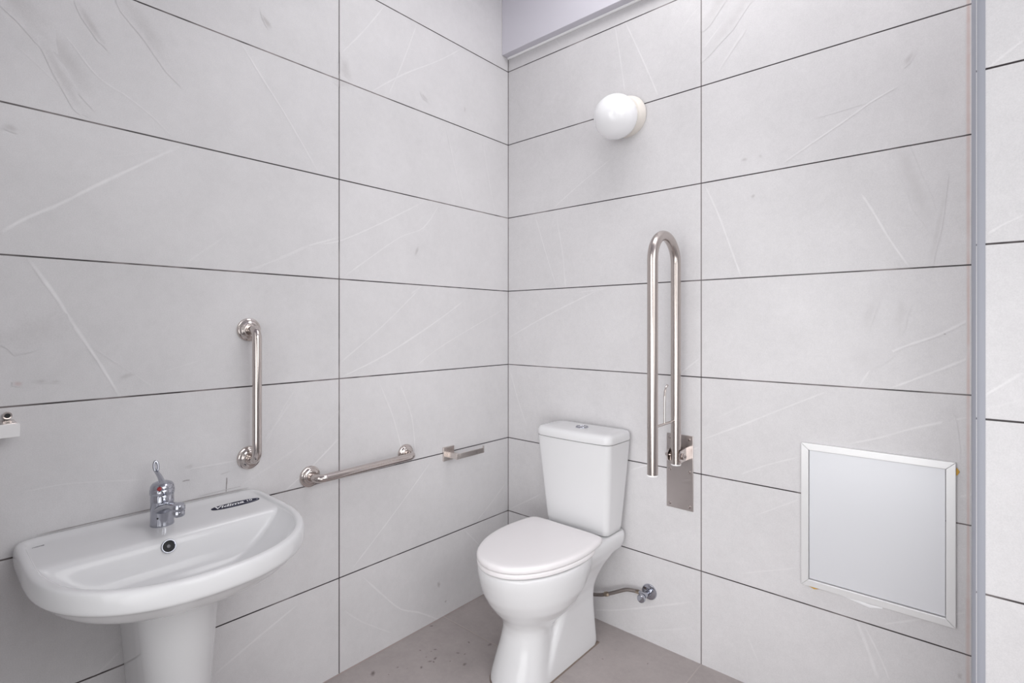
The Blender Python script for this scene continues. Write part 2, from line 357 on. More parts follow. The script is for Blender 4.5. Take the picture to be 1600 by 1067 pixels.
# ------------------------------------------------------------------ room shell
VW = (0.93, 0.92, 0.93); DK = (0.22, 0.19, 0.185); PK = (0.52, 0.40, 0.40); BK = (0.02, 0.018, 0.02)
CEIL = 2.75; XC = 1.590; YC = -0.435; XR = 2.70; YF = -2.12
mb = MB()
mb.box((-0.12, YF, 0), (0, 0.12, CEIL))
L3 = lambda y, z: (0.0003+LAYER[0], y, z)
L3b = L3
for p, s, wd in VEINS_LEFT: strip(mb, p, L3, s*0.50, wd, VW)
for c, rx, ry, s, a in [((-1.60, 1.83), .07, .016, .35, -.85), ((-1.558, 1.80), .10, .022, .4, -1.0), ((-1.505, 1.887), .05, .008, .5, -1.0), ((-1.40, 1.93), .12, .02, .25, -.9),
      ((-1.087, 2.072), .02, .008, .5, -.9), ((-1.65, 1.90), .10, .03, .4, -.9), ((-1.554, 1.737), .07, .012, .4, -1.1), ((-0.825, 2.024), .02, .05, .45, .1), ((-0.837, 1.978), .03, .015, .4, 0),
      ((-0.484, 2.042), .02, .007, .35, -.5), ((-0.272, 2.062), .005, .012, .5, 0), ((-0.524, 1.446), .006, .02, .4, -.4), ((-1.643, 1.598), .012, .008, .4, 0),
      ((-1.593, 1.037), .012, .004, .35, 0), ((-1.568, 1.034), .008, .004, .3, 0), ((-1.432, 1.038), .018, .006, .35, .3), ((-1.293, .783), .012, .005, .25, 0), ((-0.414, .136), .008, .012, .5, .3), ((-0.378, .055), .006, .005, .6, 0), ((-1.6, 1.15), .06, .03, .22, .4)]:
    blot(mb, c, L3b, rx*1.25, ry*1.25, s*(0.62 if max(rx, ry) > .025 else 0.95), DK, a)
blot(mb, (-1.631, 1.035), L3b, .010, .008, .8, PK)
for p, s, wd in [([(-1.31, .746), (-1.301, .747), (-1.292, .746)], .9, .0035), ([(-1.199, .733), (-1.199, .721), (-1.201, .69)], 1.0, .0032), ([(-1.215, .745), (-1.19, .748)], .5, .002),
      ([(-1.60, .6900), (-1.45, .6908), (-1.30, .6908), (-1.14, .6895)], .8, .0036), ([(-1.27, .697), (-1.20, .6985), (-1.16, .6985)], .45, .0018)]:
    strip(mb, p, L3b, s, wd, (0.10, 0.07, 0.065))
tag(mb.build('wall_left', M_LEFT, smooth=False), kind='structure')

mb = MB()
mb.box((0, 0, 0), (XC, 0.12, CEIL))
LAYER[0] = 0.0
B3 = lambda x, z: (x, -0.0003-LAYER[0], z)
B3b = B3
for p, s, wd in VEINS_BACK: strip(mb, p, B3, s*0.50, wd, VW)
for c, rx, ry, s, a in [((1.031, 1.703), .010, .006, .4, 0), ((1.08, 1.704), .006, .005, .35, 0), ((1.058, 1.58), .006, .006, .4, 0), ((1.459, 1.889), .008, .018, .3, -.5), ((1.534, 1.141), .003, .002, .9, 0),
      ((1.563, .259), .005, .008, .4, 0), ((1.37, 1.2), .012, .05, .2, -.3), ((1.44, 1.19), .015, .05, .22, -.2), ((1.36, 1.07), .05, .03, .12, .4), ((.95, 2.25), .09, .02, .3, .9), ((1.0, 2.18), .12, .02, .22, .8),
      ((1.47, 1.55), .02, .12, .25, .3), ((1.52, 1.42), .006, .10, .28, -.15), ((1.54, .75), .02, .16, .2, 0)]:
    blot(mb, c, B3b, rx*1.25, ry*1.25, s*(0.62 if max(rx, ry) > .025 else 0.95), DK, a)
strip(mb, [(1.579, 0.0), (1.580, 1.2), (1.580, 2.7)], B3b, .75, .010, (0.55, 0.41, 0.38))
tag(mb.build('wall_back', M_BACK, smooth=False), kind='structure')

mb = MB()
mb.box((XC+0.003, YC, 0), (XR, 0.12, CEIL))
LAYER[0] = 0.0
C3 = lambda x, z: (x, YC-0.0003-LAYER[0], z)
for p, s, wd in VEINS_COLUMN: strip(mb, p, C3, s*0.50, wd, VW)
tag(mb.build('wall_right_column', M_COLM, smooth=False), kind='structure')
mb = MB(); mb.box((XR, YF, 0), (XR+.12, -1.94, CEIL)); mb.box((XR, -.31, 0), (XR+.12, 0.12, CEIL)); mb.box((XR, -1.94, 0), (XR+.12, -.31, .68)); mb.box((XR, -1.94, 2.60), (XR+.12, -.31, CEIL))  # opening made up to hold the added fill lights
tag(mb.build('wall_right', M_SIDE, smooth=False), kind='structure')
mb = MB()
mb.box((-0.12, YF-0.12, 0), (0.48, YF, CEIL)); mb.box((2.62, YF-0.12, 0), (XR+.12, YF, CEIL)); mb.box((0.48, YF-0.12, 2.22), (2.62, YF, CEIL))
tag(mb.build('wall_front', M_COLM, smooth=False), kind='structure')
tag(MB().box((-0.12, YF-0.12, CEIL), (XR+.12, 0.12, CEIL+.1)).build('ceiling', M_PLASTER, smooth=False), kind='structure')

mb = MB()
mb.box((-0.12, YF-0.12, -0.1), (XR+.12, 0.12, 0))
LAYER[0] = 0.0
F3 = lambda x, y: (x, y, 0.0003+LAYER[0])
for x, y, s in [(.084,-.773,1.6),(.178,-.607,1),(.18,-.584,1),(.141,-.551,.8),(.181,-.646,.9),(.217,-.511,.9),(.28,-.538,1.2),(.201,-.442,.8),(.268,-.401,1.3),(.018,-.465,.9),(.23,-.56,.5),(.15,-.60,.5),(.24,-.50,.6),(.19,-.60,.7),(.12,-.70,.6),(.62,-.2,.5),(.75,-.12,.5)]:
    blot(mb, (x, y), F3, .010*s, .006*s, 1.0, (0.12, 0.095, 0.09), random.random()*3)
for k in range(26):
    blot(mb, (random.uniform(.03, .4), random.uniform(-.9, -.05)), F3, random.uniform(.002, .005), random.uniform(.0015, .004), .9, (0.13, 0.10, 0.09))
strip(mb, [(0.05, -.392), (.18, -.390), (.30, -.388)], F3, .55, .004, (0.55, 0.50, 0.44))
strip(mb, [(0.004, -1.3), (0.004, -.6), (.004, -.01)], F3, .6, .007, (0.42, 0.30, 0.27))
tag(mb.build('floor', M_FLOOR, smooth=False), kind='structure')

# boxed-in white beam along the top of the back wall, with a caulk bead under it
mb = MB(); mb.box((0, -0.042, 2.378), (XC, 0, CEIL))
b = mb.build('trim_1', M_PLASTER, smooth=False, bevel=0.002); tag(b, kind='structure')
tag(MB().tube([(0.002, -0.004, 2.377), (0.8, -0.004, 2.377), (XC, -0.004, 2.377)], 0.006, 8).build('trim_2', M_CAULK), kind='structure')
# grey quarter-round corner profile on the column edge
mb = MB(); prof = []
prof += [(XC-0.004, YC+0.016)] + [(XC+0.0115-0.0155*math.cos(t), YC+0.0125-0.0145*math.sin(t)) for t in [i*math.pi/2/8 for i in range(9)]] + [(XC+0.0160, YC-0.002), (XC+0.0160, YC+0.004), (XC+0.006, YC+0.016)]
mb.rings([[(x, y, z) for x, y in prof] for z in (0.0, 0.6, 1.2, 1.8, 2.4, CEIL)])
tag(mb.build('trim_3', M_TRIM, angle=50), kind='structure')

# ------------------------------------------------------------------ washbasin
YS = -1.381
def dshape(hw, d0, ds, d1, nb=10, ns=4, nf=22, cr=0.0, ex=2.25):
    """plan outline of the basin (distance from wall, along wall): straight back at d0, sides to ds, rounded front to d1"""
    P = []
    for i in range(nb): P.append((d0, -hw+cr+(2*hw-2*cr)*i/(nb-1)))
    for i in range(1, ns+1): P.append((d0+(ds-d0)*(i/(ns+.5)) if i > 1 or cr == 0 else d0+cr*.8, hw))
    for i in range(nf):
        t = math.pi*i/(nf-1); c = math.cos(t); s_ = math.sin(t)
        P.append((ds+(d1-ds)*abs(s_)**(2/ex), math.copysign(abs(c)**(2/ex), c)*hw))
    for i in range(ns, 0, -1): P.append((d0+(ds-d0)*(i/(ns+.5)) if i > 1 or cr == 0 else d0+cr*.8, -hw))
    return P
def dring(z, *a, **k): return [(d, YS+s, z) for d, s in dshape(*a, **k)]
basin_root = thing('washbasin', (0.0, YS, 0.0), 'white ceramic washbasin on pedestal with navy oval sticker, fixed to left wall', 'washbasin')
mb = MB()
R = []
R.append(dring(.500, .070, .010, .12, .225))
R.append(dring(.545, .115, .008, .14, .305))
R.append(dring(.580, .180, .006, .16, .385))
R.append(dring(.606, .228, .003, .18, .447))
R.append(dring(.622, .241, .002, .19, .466))
R.append(dring(.636, .2505, .001, .20, .479))
R.append(dring(.6425, .2565, .001, .20, .4865))
R.append(dring(.6455, .2600, .001, .20, .4915, cr=.008))
R.append(dring(.6505, .2620, .001, .20, .4945, cr=.01))
R.append(dring(.664, .2625, .001, .20, .495, cr=.012))
R.append(dring(.6815, .2615, .001, .20, .4935, cr=.018))
R.append(dring(.6868, .2575, .0035, .20, .489, cr=.02))
R.append(dring(.6878, .2510, .009, .20, .482, cr=.02))
R.append(dring(.6872, .2450, .019, .20, .475, cr=.018))
R.append(dring(.6820, .2430, .032, .20, .472, cr=.014))
R.append(dring(.6800, .2415, .060, .20, .470, cr=.010))
R.append(dring(.6795, .2400, .150, .21, .468, cr=.004))
R.append(dring(.6790, .2390, .188, .22, .466))
R.append(dring(.6750, .2360, .197, .23, .463))
R.append(dring(.6640, .2280, .203, .235, .455))
R.append(dring(.6450, .2100, .210, .245, .440))
R.append(dring(.6200, .1820, .219, .255, .415))
R.append(dring(.5980, .1450, .230, .265, .385))
R.append(dring(.5850, .0950, .245, .275, .345))
R.append(dring(.5800, .0450, .268, .285, .315))
R.append(dring(.5780, .0200, .283, .290, .300))
mb.rings(R)
basin = mb.build('basin', M_CER, basin_root, subsurf=2)
# pedestal: flat flanks running back to the wall, rounded front
PYC = -1.372
def pring(z, hw, d1, back=0.001):
    P = [(back, -hw), (back, -hw*.4), (back, hw*.4), (back, hw)]
    ds = d1-hw*1.0
    P += [(ds*.35, hw), (ds*.7, hw), (ds, hw)]
    P += [(ds+hw*math.sin(t), hw*math.cos(t)) for t in [math.pi*i/12 for i in range(1, 12)]]
    P += [(ds, -hw), (ds*.7, -hw), (ds*.35, -hw)]
    return [(d, PYC+s_, z) for d, s_ in P]
mb = MB()
mb.rings([pring(0, .080, .290), pring(.02, .074, .280), pring(.06, .066, .268), pring(.15, .0605, .258), pring(.25, .0615, .256), pring(.33, .0670, .258), pring(.42, .0745, .262), pring(.50, .081, .268), pring(.545, .085, .274)])
mb.build('pedestal', M_CER, basin_root, subsurf=0, angle=60)
# overflow on the sloping back wall of the bowl
oc = Vector((.2065, -1.398, .6585)); on = Vector((.93, 0, .36)).normalized()
mb = MB(); prof = [(.0120, -.004), (.0150, .0), (.0152, .0015), (.0142, .0032), (.0128, .0032), (.0112, .001), (.0112, -.006)]
mb.lathe(prof, oc, on, 28, cap0=False, cap1=False); ov = mb.build('overflow_ring', M_TAP, basin_root)
MB().lathe([(.0115, -.0005), (.0001, -.0004)], oc, on, 24).build('overflow_hole', M_BLACK, ov)
MB().lathe([(.0040, -.001), (.0036, .0005), (.0005, .0008)], oc, on, 16).build('overflow_screw', M_DARKM, ov)
MB().lathe([(.022, .0), (.022, .003), (.018, .0045), (.004, .004), (.0001, .0035)], (.291, YS, .5785), (0, 0, 1), 28).build('drain', M_TAP, basin_root)
# sticker with lettering, printed mark
def text_mesh(name, body, size, mat, parent, M, shear=0.3, extrude=0.0001, bold=0.0, space=1.0):
    cu = bpy.data.curves.new(name, 'FONT'); cu.body = body; cu.size = size; cu.shear = shear; cu.extrude = extrude; cu.offset = bold
    cu.align_x = 'CENTER'; cu.align_y = 'CENTER'; cu.space_character = space
    tmp = bpy.data.objects.new(name+'_curve', cu); COL.objects.link(tmp)
    dg = bpy.context.evaluated_depsgraph_get(); me = bpy.data.meshes.new_from_object(tmp.evaluated_get(dg))
    bpy.data.objects.remove(tmp); bpy.data.curves.remove(cu)
    off = Vector((0, 0, 0)); q = parent
    while q is not None: off = off + q.location; q = q.parent
    me.transform(Matrix.Translation(-off) @ M); me.name = name; me.materials.clear(); me.materials.append(mat)
    o = bpy.data.objects.new(name, me); COL.objects.link(o); o.parent = parent; return o
def deckM(x, y, z, a=0.0):
    return Matrix.Translation((x, y, z)) @ Matrix(((0, -1, 0, 0), (1, 0, 0, 0), (0, 0, 1, 0), (0, 0, 0, 1))) @ Matrix.Rotation(a, 4, 'Z')
SX, SY, SZ = .0905, -1.2085, .6806
def oval(cx, cy, a, b, z, n=48, ex=2.4):
    return [(cx-math.copysign(abs(math.sin(t))**(2/ex), math.sin(t))*b, cy+math.copysign(abs(math.cos(t))**(2/ex), math.cos(t))*a, z) for t in [2*math.pi*k/n for k in range(n)]]
mb = MB(); mb.rings([oval(SX, SY, .061, .018, SZ-.0006), oval(SX, SY, .061, .018, SZ+.0003)])
st = mb.build('sticker', M_NAVY, basin_root, angle=30); st['label'] = 'navy oval sticker with white script lettering'
text_mesh('lettering', 'Vidima', .0270, M_WHITE, st, deckM(SX-.001, SY-.019, SZ+.0006), shear=0.45, bold=0.0006)
text_mesh('number', '10', .0170, M_WHITE, st, deckM(SX-.002, SY+.034, SZ+.0006), shear=0.2, bold=0.0003)
mb = MB(); mb.rings([oval(SX, SY+.034, .0225, .0125, SZ+.0004), oval(SX, SY+.034, .0225, .0125, SZ+.0007), oval(SX, SY+.034, .0213, .0115, SZ+.0007), oval(SX, SY+.034, .0213, .0115, SZ+.0004)], closed=True)
mb.build('emblem_ring', M_GREYP, st, smooth=False)
mb = MB(); mb.box((SX+.0105, SY-.022, SZ+.0003), (SX+.0112, SY+.006, SZ+.0006)); mb.build('underline', M_GREYP, st, smooth=False)
text_mesh('maker_mark', 'Vidima', .0095, M_BLKP, basin_root, deckM(.0545, -1.607, .6808, 0.05), shear=0.3, bold=0.0003)

# ------------------------------------------------------------------ basin tap
TX, TY, TZ = .105, -1.384, .6795
tap = thing('faucet', (TX, TY, TZ), 'chrome single lever tap with loop handle and red dot on washbasin', 'tap')
mb = MB(); mb.lathe([(.0250, 0), (.0254, .0015), (.0252, .004), (.0246, .010), (.0246, .03), (.0246, .055), (.0245, .0720), (.0236, .0742)], (TX, TY, TZ), (0, 0, 1), 40); mb.build('body', M_TAP, tap)
mb = MB(); mb.lathe([(.0232, .0745), (.0256, .0752), (.0262, .080), (.0260, .0865), (.0250, .088), (.0254, .0895), (.0244, .095), (.0205, .101), (.013, .1045), (.004, .106), (.0002, .1062)], (TX, TY, TZ), (0, 0, 1), 40)
cap = mb.build('lever_cap', M_TAP, tap)
sp = catmull([(TX+.012, TY, TZ+.040), (TX+.035, TY, TZ+.050), (TX+.07, TY, TZ+.061), (TX+.10, TY, TZ+.066), (TX+.122, TY, TZ+.067)], 5)
mb = MB(); n = len(sp); mb.tube(sp, [.021-.0075*min(1, i/(n*.6)) for i in range(n)], 28, flat=(.62, 1)); spout = mb.build('spout', M_TAP, tap)
mb = MB(); mb.lathe([(.0120, -.016), (.0128, -.015), (.0128, -.005), (.0122, -.004), (.0122, -.0025), (.0132, -.0015), (.0132, .006), (.0112, .0112), (.005, .0132), (.0002, .0136)], (TX+.122, TY, TZ+.066), (0.10, 0, 1), 32); mb.build('aerator', M_TAP, spout)
l0 = Vector((TX+.004, TY, TZ+.101)); l1 = Vector((TX-.042, TY-.001, TZ+.120)); ld = (l1-l0).normalized()
mb = MB(); mb.tube([l0-ld*.012, l0, l0.lerp(l1, .5)+Vector((0, 0, .003)), l1], [.0070, .0066, .0054, .0046], 16)
lc = l1+Vector((-.004, 0, .0125)); lp = [lc+Vector((-.26, 0, .96))*math.sin(t)*.0128+Vector((.1, 1, 0)).normalized()*math.cos(t)*.0044 for t in [2*math.pi*k/24 for k in range(25)]]
mb.tube(lp, .0031, 12); mb.build('lever', M_TAP, tap)
rd = Vector((.86, -.45, .28)).normalized(); rc = Vector((TX, TY, TZ+.0925))+Vector((.86, -.45, 0)).normalized()*.0238
mb = MB(); mb.lathe([(.0048, -.002), (.0048, .0014), (.0025, .0024), (.0002, .0026)], rc, rd, 20); mb.build('temperature_dot', M_RED, cap)
mb = MB(); mb.lathe([(.0022, -.001), (.0020, .0010), (.0003, .0008)], Vector((TX, TY, TZ+.022))+Vector((.80, -.60, 0))*.0240, (.8, -.6, 0), 14); mb.build('set_screw', M_BLACK, tap)

# ------------------------------------------------------------------ grab bars on the left wall
def grab_bar(label, a, b, group):
    """a, b: flange centres on the left wall (y, z)"""
    A = Vector((0, *a)); B = Vector((0, *b)); ax = (B-A).normalized(); X = Vector((1, 0, 0)); D = .057; rb = .026
    root = thing('grab_bar', (A+B)/2, label, 'grab bar', group)
    p = [A+X*.004, A+X*(D-rb)] + arc(A+X*(D-rb)+ax*rb, rb, math.pi, math.pi/2, ax, X, 9)[1:]
    p += [A.lerp(B, .3)+X*D, A.lerp(B, .5)+X*D, A.lerp(B, .7)+X*D]
    p += arc(B+X*(D-rb)-ax*rb, rb, math.pi/2, 0, ax, X, 9) + [B+X*.004]
    MB().tube(p, .0128, 24).build('bar', M_CHROME, root)
    for c in (A, B):
        f = MB().lathe([(.0335, .0), (.0335, .004), (.0322, .0065), (.0290, .0075), (.0275, .0090), (.0262, .0125), (.0235, .0145), (.0205, .0150), (.0185, .0165), (.0180, .0180), (.0150, .0185), (.0130, .018)], c, X, 40).build('flange', M_CHROME, root)
    return root
grab_bar('vertical polished steel grab bar on wall above washbasin', (-1.139, .778), (-1.139, 1.151), None)
grab_bar('horizontal polished steel grab bar low on wall between washbasin and toilet', (-.952, .682), (-.577, .687), None)

# ------------------------------------------------------------------ toilet paper holder
ph = thing('toilet_paper_holder', (0, -.366, .648), 'square steel toilet paper holder on left wall beside toilet', 'toilet paper holder')
MB().box((0, -.394, .621), (.008, -.338, .676)).build('wall_plate', M_HOLD, ph, bevel=.001)
mb = MB(); mb.box((.008, -.376, .6345), (.0655, -.3585, .6555)); mb.box((.0605, -.3585, .6345), (.0655, -.225, .6555)); mb.build('arm', M_HOLD, ph, bevel=.0008)
MB().box((.0600, -.2285, .6345), (.0660, -.2235, .664)).build('end_stop', M_HOLD, ph, bevel=.0008)

th = thing('towel_holder', (0, -1.652, .958), 'flat steel holder on left wall, cut off by left edge of photo', 'towel holder')
MB().lathe([(.0080, 0), (.0080, .010), (.0074, .0108), (.0050, .0108)], (0, -1.6485, .967), (1, 0, 0), 24).build('wall_stud', M_CHROME, th)
MB().lathe([(.0052, .0106), (.0050, .0114), (.0004, .0112)], (0, -1.6485, .967), (1, 0, 0), 16).build('set_screw', M_BLACK, th)
mb = MB(); mb.box((.0, -1.661, .936), (.064, -1.6375, .9575)); mb.build('arm', M_HOLD, th, bevel=.001)
fb = MB(); fb.box((.062, -1.79, .9285), (.072, -1.6345, .956)); fo = fb.build('front_bar', M_WCAP, th, bevel=.0008); fo['label'] = 'flat front bar, reflected light painted as white'  # white colour stands in for light reflected off the metal bar

# ------------------------------------------------------------------ toilet
TC = .464
toilet = thing('toilet', (TC, -.35, 0), 'white close coupled ceramic toilet with closed lid in corner', 'toilet')
def egg(z, yf, yb, hw, yw, n=48, exf=2.0, exb=2.2):
    P = []
    for k in range(n):
        t = 2*math.pi*k/n; c, s_ = math.cos(t), math.sin(t)
        ex = exf if c < 0 else exb
        x = hw*math.copysign(abs(s_)**(2/ex), s_); y = yw + ((yw-yf) if c < 0 else (yb-yw))*math.copysign(abs(c)**(2/ex), c)
        P.append((TC+x, y, z))
    return P
mb = MB()
mb.rings([egg(.000, -.562, -.34, .099, -.46), egg(.03, -.550, -.34, .095, -.46), egg(.07, -.533, -.34, .088, -.455), egg(.12, -.515, -.33, .081, -.44), egg(.155, -.505, -.32, .079, -.43), egg(.178, -.506, -.31, .084, -.42),
   egg(.20, -.518, -.26, .101, -.40), egg(.225, -.540, -.22, .124, -.39), egg(.255, -.563, -.22, .145, -.39), egg(.29, -.583, -.19, .160, -.38), egg(.325, -.595, -.17, .167, -.375), egg(.355, -.603, -.16, .1715, -.37), egg(.375, -.605, -.16, .172, -.37), egg(.386, -.603, -.16, .170, -.37)])
def rrect(z, x0, x1, y0, y1, r, bow=0.0, seg=6, nx=9):
    """plan ring, y0 = front (towards the room), y1 = back; the front edge may bow out"""
    P = []
    for cx, cy, a0 in ((x1-r, y1-r, 0), (x0+r, y1-r, 90), (x0+r, y0+r, 180), (x1-r, y0+r, 270)):
        for i in range(seg+1):
            a = math.radians(a0+90*i/seg); P.append([cx+r*math.cos(a), cy+r*math.sin(a), z])
        if a0 == 180:
            for i in range(1, nx): P.append([x0+r+(x1-x0-2*r)*i/nx, y0, z])
    mid = (x0+x1)/2; h = (x1-x0)/2
    for p in P:
        if p[1] < (y0+y1)/2: p[1] -= bow*(1-((p[0]-mid)/h)**2)
    return [tuple(p) for p in P]
def rr2(z, hw, y0, y1, r): return rrect(z, TC-hw, TC+hw, y0, y1, r)
# rear foot with flat flanks
mb.rings([rr2(.0, .095, -.46, -.127, .02), rr2(.03, .0945, -.44, -.128, .02), rr2(.08, .0915, -.405, -.132, .02), rr2(.13, .0895, -.375, -.136, .02), rr2(.18, .0895, -.350, -.137, .025), rr2(.22, .095, -.335, -.135, .03), rr2(.26, .108, -.325, -.126, .035), rr2(.30, .124, -.32, -.108, .035), rr2(.325, .136, -.32, -.085, .03), rr2(.35, .142, -.32, -.05, .02)])
# shelf carrying the cistern, widening into the rim
mb.rings([rr2(.322, .126, -.36, -.026, .03), rr2(.335, .139, -.38, -.014, .03), rr2(.36, .1475, -.38, -.010, .03), rr2(.385, .149, -.38, -.010, .03), rr2(.3955, .140, -.20, -.012, .02)])
pan = mb.build('pan', M_CER, toilet)
m = pan.modifiers.new('fuse', 'REMESH'); m.mode = 'VOXEL'; m.voxel_size = .005; m.use_smooth_shade = True
m = pan.modifiers.new('soften', 'SMOOTH'); m.factor = .5; m.iterations = 14
# foot sealant and bolt hole
mb = MB()
def foot(g, z): 
    P = [(TC-.095-g, -.127+g*.5), (TC+.095+g, -.127+g*.5), (TC+.095+g, -.25), (TC+.095+g, -.37), (TC+.097+g, -.46)]
    P += [(TC+(.097+g)*math.cos(t), -.46-(.100+g)*math.sin(t)) for t in [math.pi*i/14 for i in range(1, 14)]]
    P += [(TC-.097-g, -.46), (TC-.095-g, -.37), (TC-.095-g, -.25)]
    return [(x, y, z) for x, y in P]
mb.rings([foot(-.012, .0004), foot(-.012, .0036), foot(.001, .0032), foot(.0025, .0008), foot(.0032, .0003)], cap0=False, cap1=False); mb.build('floor_sealant', M_SEAL, toilet)
for s in (-1, 1):
    MB().lathe([(.0052, -.004), (.0052, .0012), (.0002, .0010)], (TC+s*.0925, -.333, .022), (s, 0, .05), 18).build('bolt_hole', M_BLACK, toilet)
# cistern
cr_ = [(.398, .133, -.136, -.034, .022, .004), (.402, .137, -.140, -.030, .018, .005), (.42, .1395, -.1425, -.027, .020, .006), (.52, .148, -.151, -.020, .020, .008), (.62, .156, -.159, -.014, .020, .009), (.70, .1625, -.1655, -.010, .020, .010), (.735, .165, -.168, -.009, .020, .010)]
mb = MB(); mb.rings([rrect(z, TC-hw, TC+hw, y0, y1, r, bow) for z, hw, y0, y1, r, bow in cr_]); cis = mb.build('cistern', M_CER, toilet, angle=60)
lr = [(.7372, .1645, -.168, -.009, .020, .010), (.738, .1672, -.171, -.007, .027, .011), (.745, .1680, -.172, -.006, .027, .011), (.760, .1672, -.171, -.006, .027, .011), (.7665, .1640, -.167, -.008, .027, .011), (.7705, .1580, -.160, -.012, .020, .010), (.7725, .1480, -.150, -.020, .024, .009), (.7738, .11, -.12, -.045, .02, .006)]
mb = MB(); mb.rings([rrect(z, TC-hw, TC+hw, y0, y1, r, bow) for z, hw, y0, y1, r, bow in lr]); lid = mb.build('cistern_lid', M_CER, cis, angle=60)
bt = MB().lathe([(.0245, -.001), (.0245, .002), (.0232, .0038), (.0212, .0036), (.0205, .0012), (.0190, .0012), (.0184, .0030), (.010, .0040), (.0002, .0041)], (TC+.001, -.096, .7735), (0, 0, 1), 36).build('flush_button', M_TAP, cis)
# seat and cover
half = [(-.189, .02), (-.189, .10), (-.195, .146), (-.214, .161), (-.26, .169), (-.325, .1735), (-.39, .170), (-.45, .158), (-.50, .140), (-.55, .111), (-.585, .076), (-.604, .038), (-.6105, .0)]
seat_half = [(-.240, .02), (-.240, .10), (-.242, .135), (-.250, .158), (-.275, .168), (-.325, .1735), (-.39, .170), (-.45, .158), (-.50, .140), (-.55, .111), (-.585, .076), (-.604, .038), (-.6105, .0)]
def outline(hh, scale, z, yc=-.39, n=5):
    H = catmull([(b_, a_) for a_, b_ in hh], n)
    P = [(p.x, p.y) for p in H] + [(-p.x, p.y) for p in reversed(H[:-1])]
    return [(TC+x*scale, yc+(y-yc)*scale, z) for x, y in P]
mb = MB(); mb.rings([outline(seat_half, s, z) for s, z in ((.60, .3898), (.985, .3898), (.993, .3904), (.996, .392), (.995, .400), (.988, .4032), (.97, .4045), (.60, .4045))], closed=True); mb.build('seat', M_SEAT, toilet, angle=60)
mb = MB(); mb.rings([outline(half, s, z) for s, z in ((.97, .4062), (.993, .4066), (1.0, .409), (1.0, .4165), (.994, .4205), (.980, .4238), (.955, .4256), (.90, .4268), (.7, .4280), (.4, .4288), (.1, .429))]); mb.build('seat_cover', M_SEAT, toilet, angle=60)
for s in (-1, 1):
    MB().lathe([(.011, 0), (.011, .012), (.009, .0165), (.002, .018)], (TC+s*.075, -.205, .386), (0, 0, 1), 20).build('hinge', M_SEAT, toilet)

# ------------------------------------------------------------------ drop-down support rail
RX = .8255; Y1 = -.062; Y2 = -.236; rt = .0168; YM = (Y1+Y2)/2; RA = (Y1-Y2)/2; ZB = .690; ZT = 1.372
rail = thing('support_rail', (RX-.012, 0, .65), 'brushed steel fold up support rail standing upright on wall right of toilet', 'support rail')
PX0, PX1, PZ0, PZ1 = .7655, .8620, .517, .779
plate = MB().box((PX0, -.004, PZ0), (PX1, 0, PZ1)).build('mounting_plate', M_BRUSHP, rail, bevel=.001)
for zz in (PZ0+.014, .652, PZ1-.014):
    for xx in (PX0+.0125, PX1-.0125):
        MB().lathe([(.0052, .0), (.0050, .0014), (.0036, .0030), (.0002, .0034)], (xx, -.004, zz), (0, -1, 0), 18).build('screw', M_CHROME, plate)
pts = [(RX, Y1, ZB), (RX, Y1, .9), (RX, Y1, 1.15), (RX, Y1, ZT)] + arc((RX, YM, ZT), RA, 0, math.pi, (0, 1, 0), (0, 0, 1), 22)[1:] + [(RX, Y2, 1.15), (RX, Y2, .9), (RX, Y2, ZB)]
MB().tube(pts, rt, 28).build('rail', M_BRUSH, rail)
for yy in (Y1, Y2):
    MB().lathe([(rt*1.0, 0), (rt*1.02, -.001), (rt*1.02, -.004), (rt*.9, -.0055), (.0002, -.006)], (RX, yy, ZB), (0, 0, 1), 28).build('end_cap', M_WCAP, rail)
# hinge bracket: two cheeks and a pin through the rear tube
mb = MB()
for s in (-1, 1):
    x0 = RX+s*.0215; cx = [(-.004, .698), (-.004, .742), (-.030, .742), (-.072, .738), (-.082, .728), (-.084, .716), (-.080, .704), (-.070, .698)]
    mb.rings([[(x0-.002*s, y, z) for y, z in cx], [(x0+.002*s, y, z) for y, z in cx]])
br = mb.build('hinge_bracket', M_CHROME, rail, smooth=False)
MB().tube([(RX-.036, -.062, .718), (RX, -.062, .718), (RX+.036, -.062, .718)], .0055, 18).build('hinge_pin', M_CHROME, br)
for s in (-1, 1):
    MB().lathe([(.0105, .0), (.0115, .002), (.0110, .0065), (.007, .0085), (.0002, .009)], (RX+s*.0235, -.062, .718), (s, 0, 0), 6).build('hinge_bolt', M_CHROME, br)
# roll holder rod between the tubes
mb = MB(); mb.tube([(RX, Y2+.010, .838), (RX, YM, .838), (RX, Y1-.010, .838)], .0042, 14)
up_ = [(RX, -.150, .836), (RX, -.150, .88), (RX, -.149, .925)] + [Vector(p) for p in [(RX, -.147, .944), (RX, -.140, .957), (RX, -.128, .965)]]
mb.tube(up_, .0036, 14); mb.build('roll_holder_rod', M_CHROME, rail)

# ------------------------------------------------------------------ globe wall lamp
lamp = thing('wall_lamp', (.6115, 0, 1.951), 'white glass globe wall lamp with cream base, high on back wall', 'wall lamp')
lc = Vector((.604, -.084, 1.930)); ldir = Vector((0, -1, 0))
MB().lathe([(.0745, 0), (.0755, .003), (.0748, .010), (.0725, .022), (.0690, .032), (.0655, .036), (.056, .037)], (.6115, 0, 1.951), (-.05, -1, -.12), 56).build('lamp_base', M_CREAM, lamp, angle=50)
gp = [(.0797*math.sin(t), -.0797*math.cos(t)) for t in [math.radians(52+128*i/28) for i in range(29)]]
MB().lathe([(.0600, -.0495)]+gp, lc, ldir, 56).build('globe', M_GLOBE, lamp, angle=60)

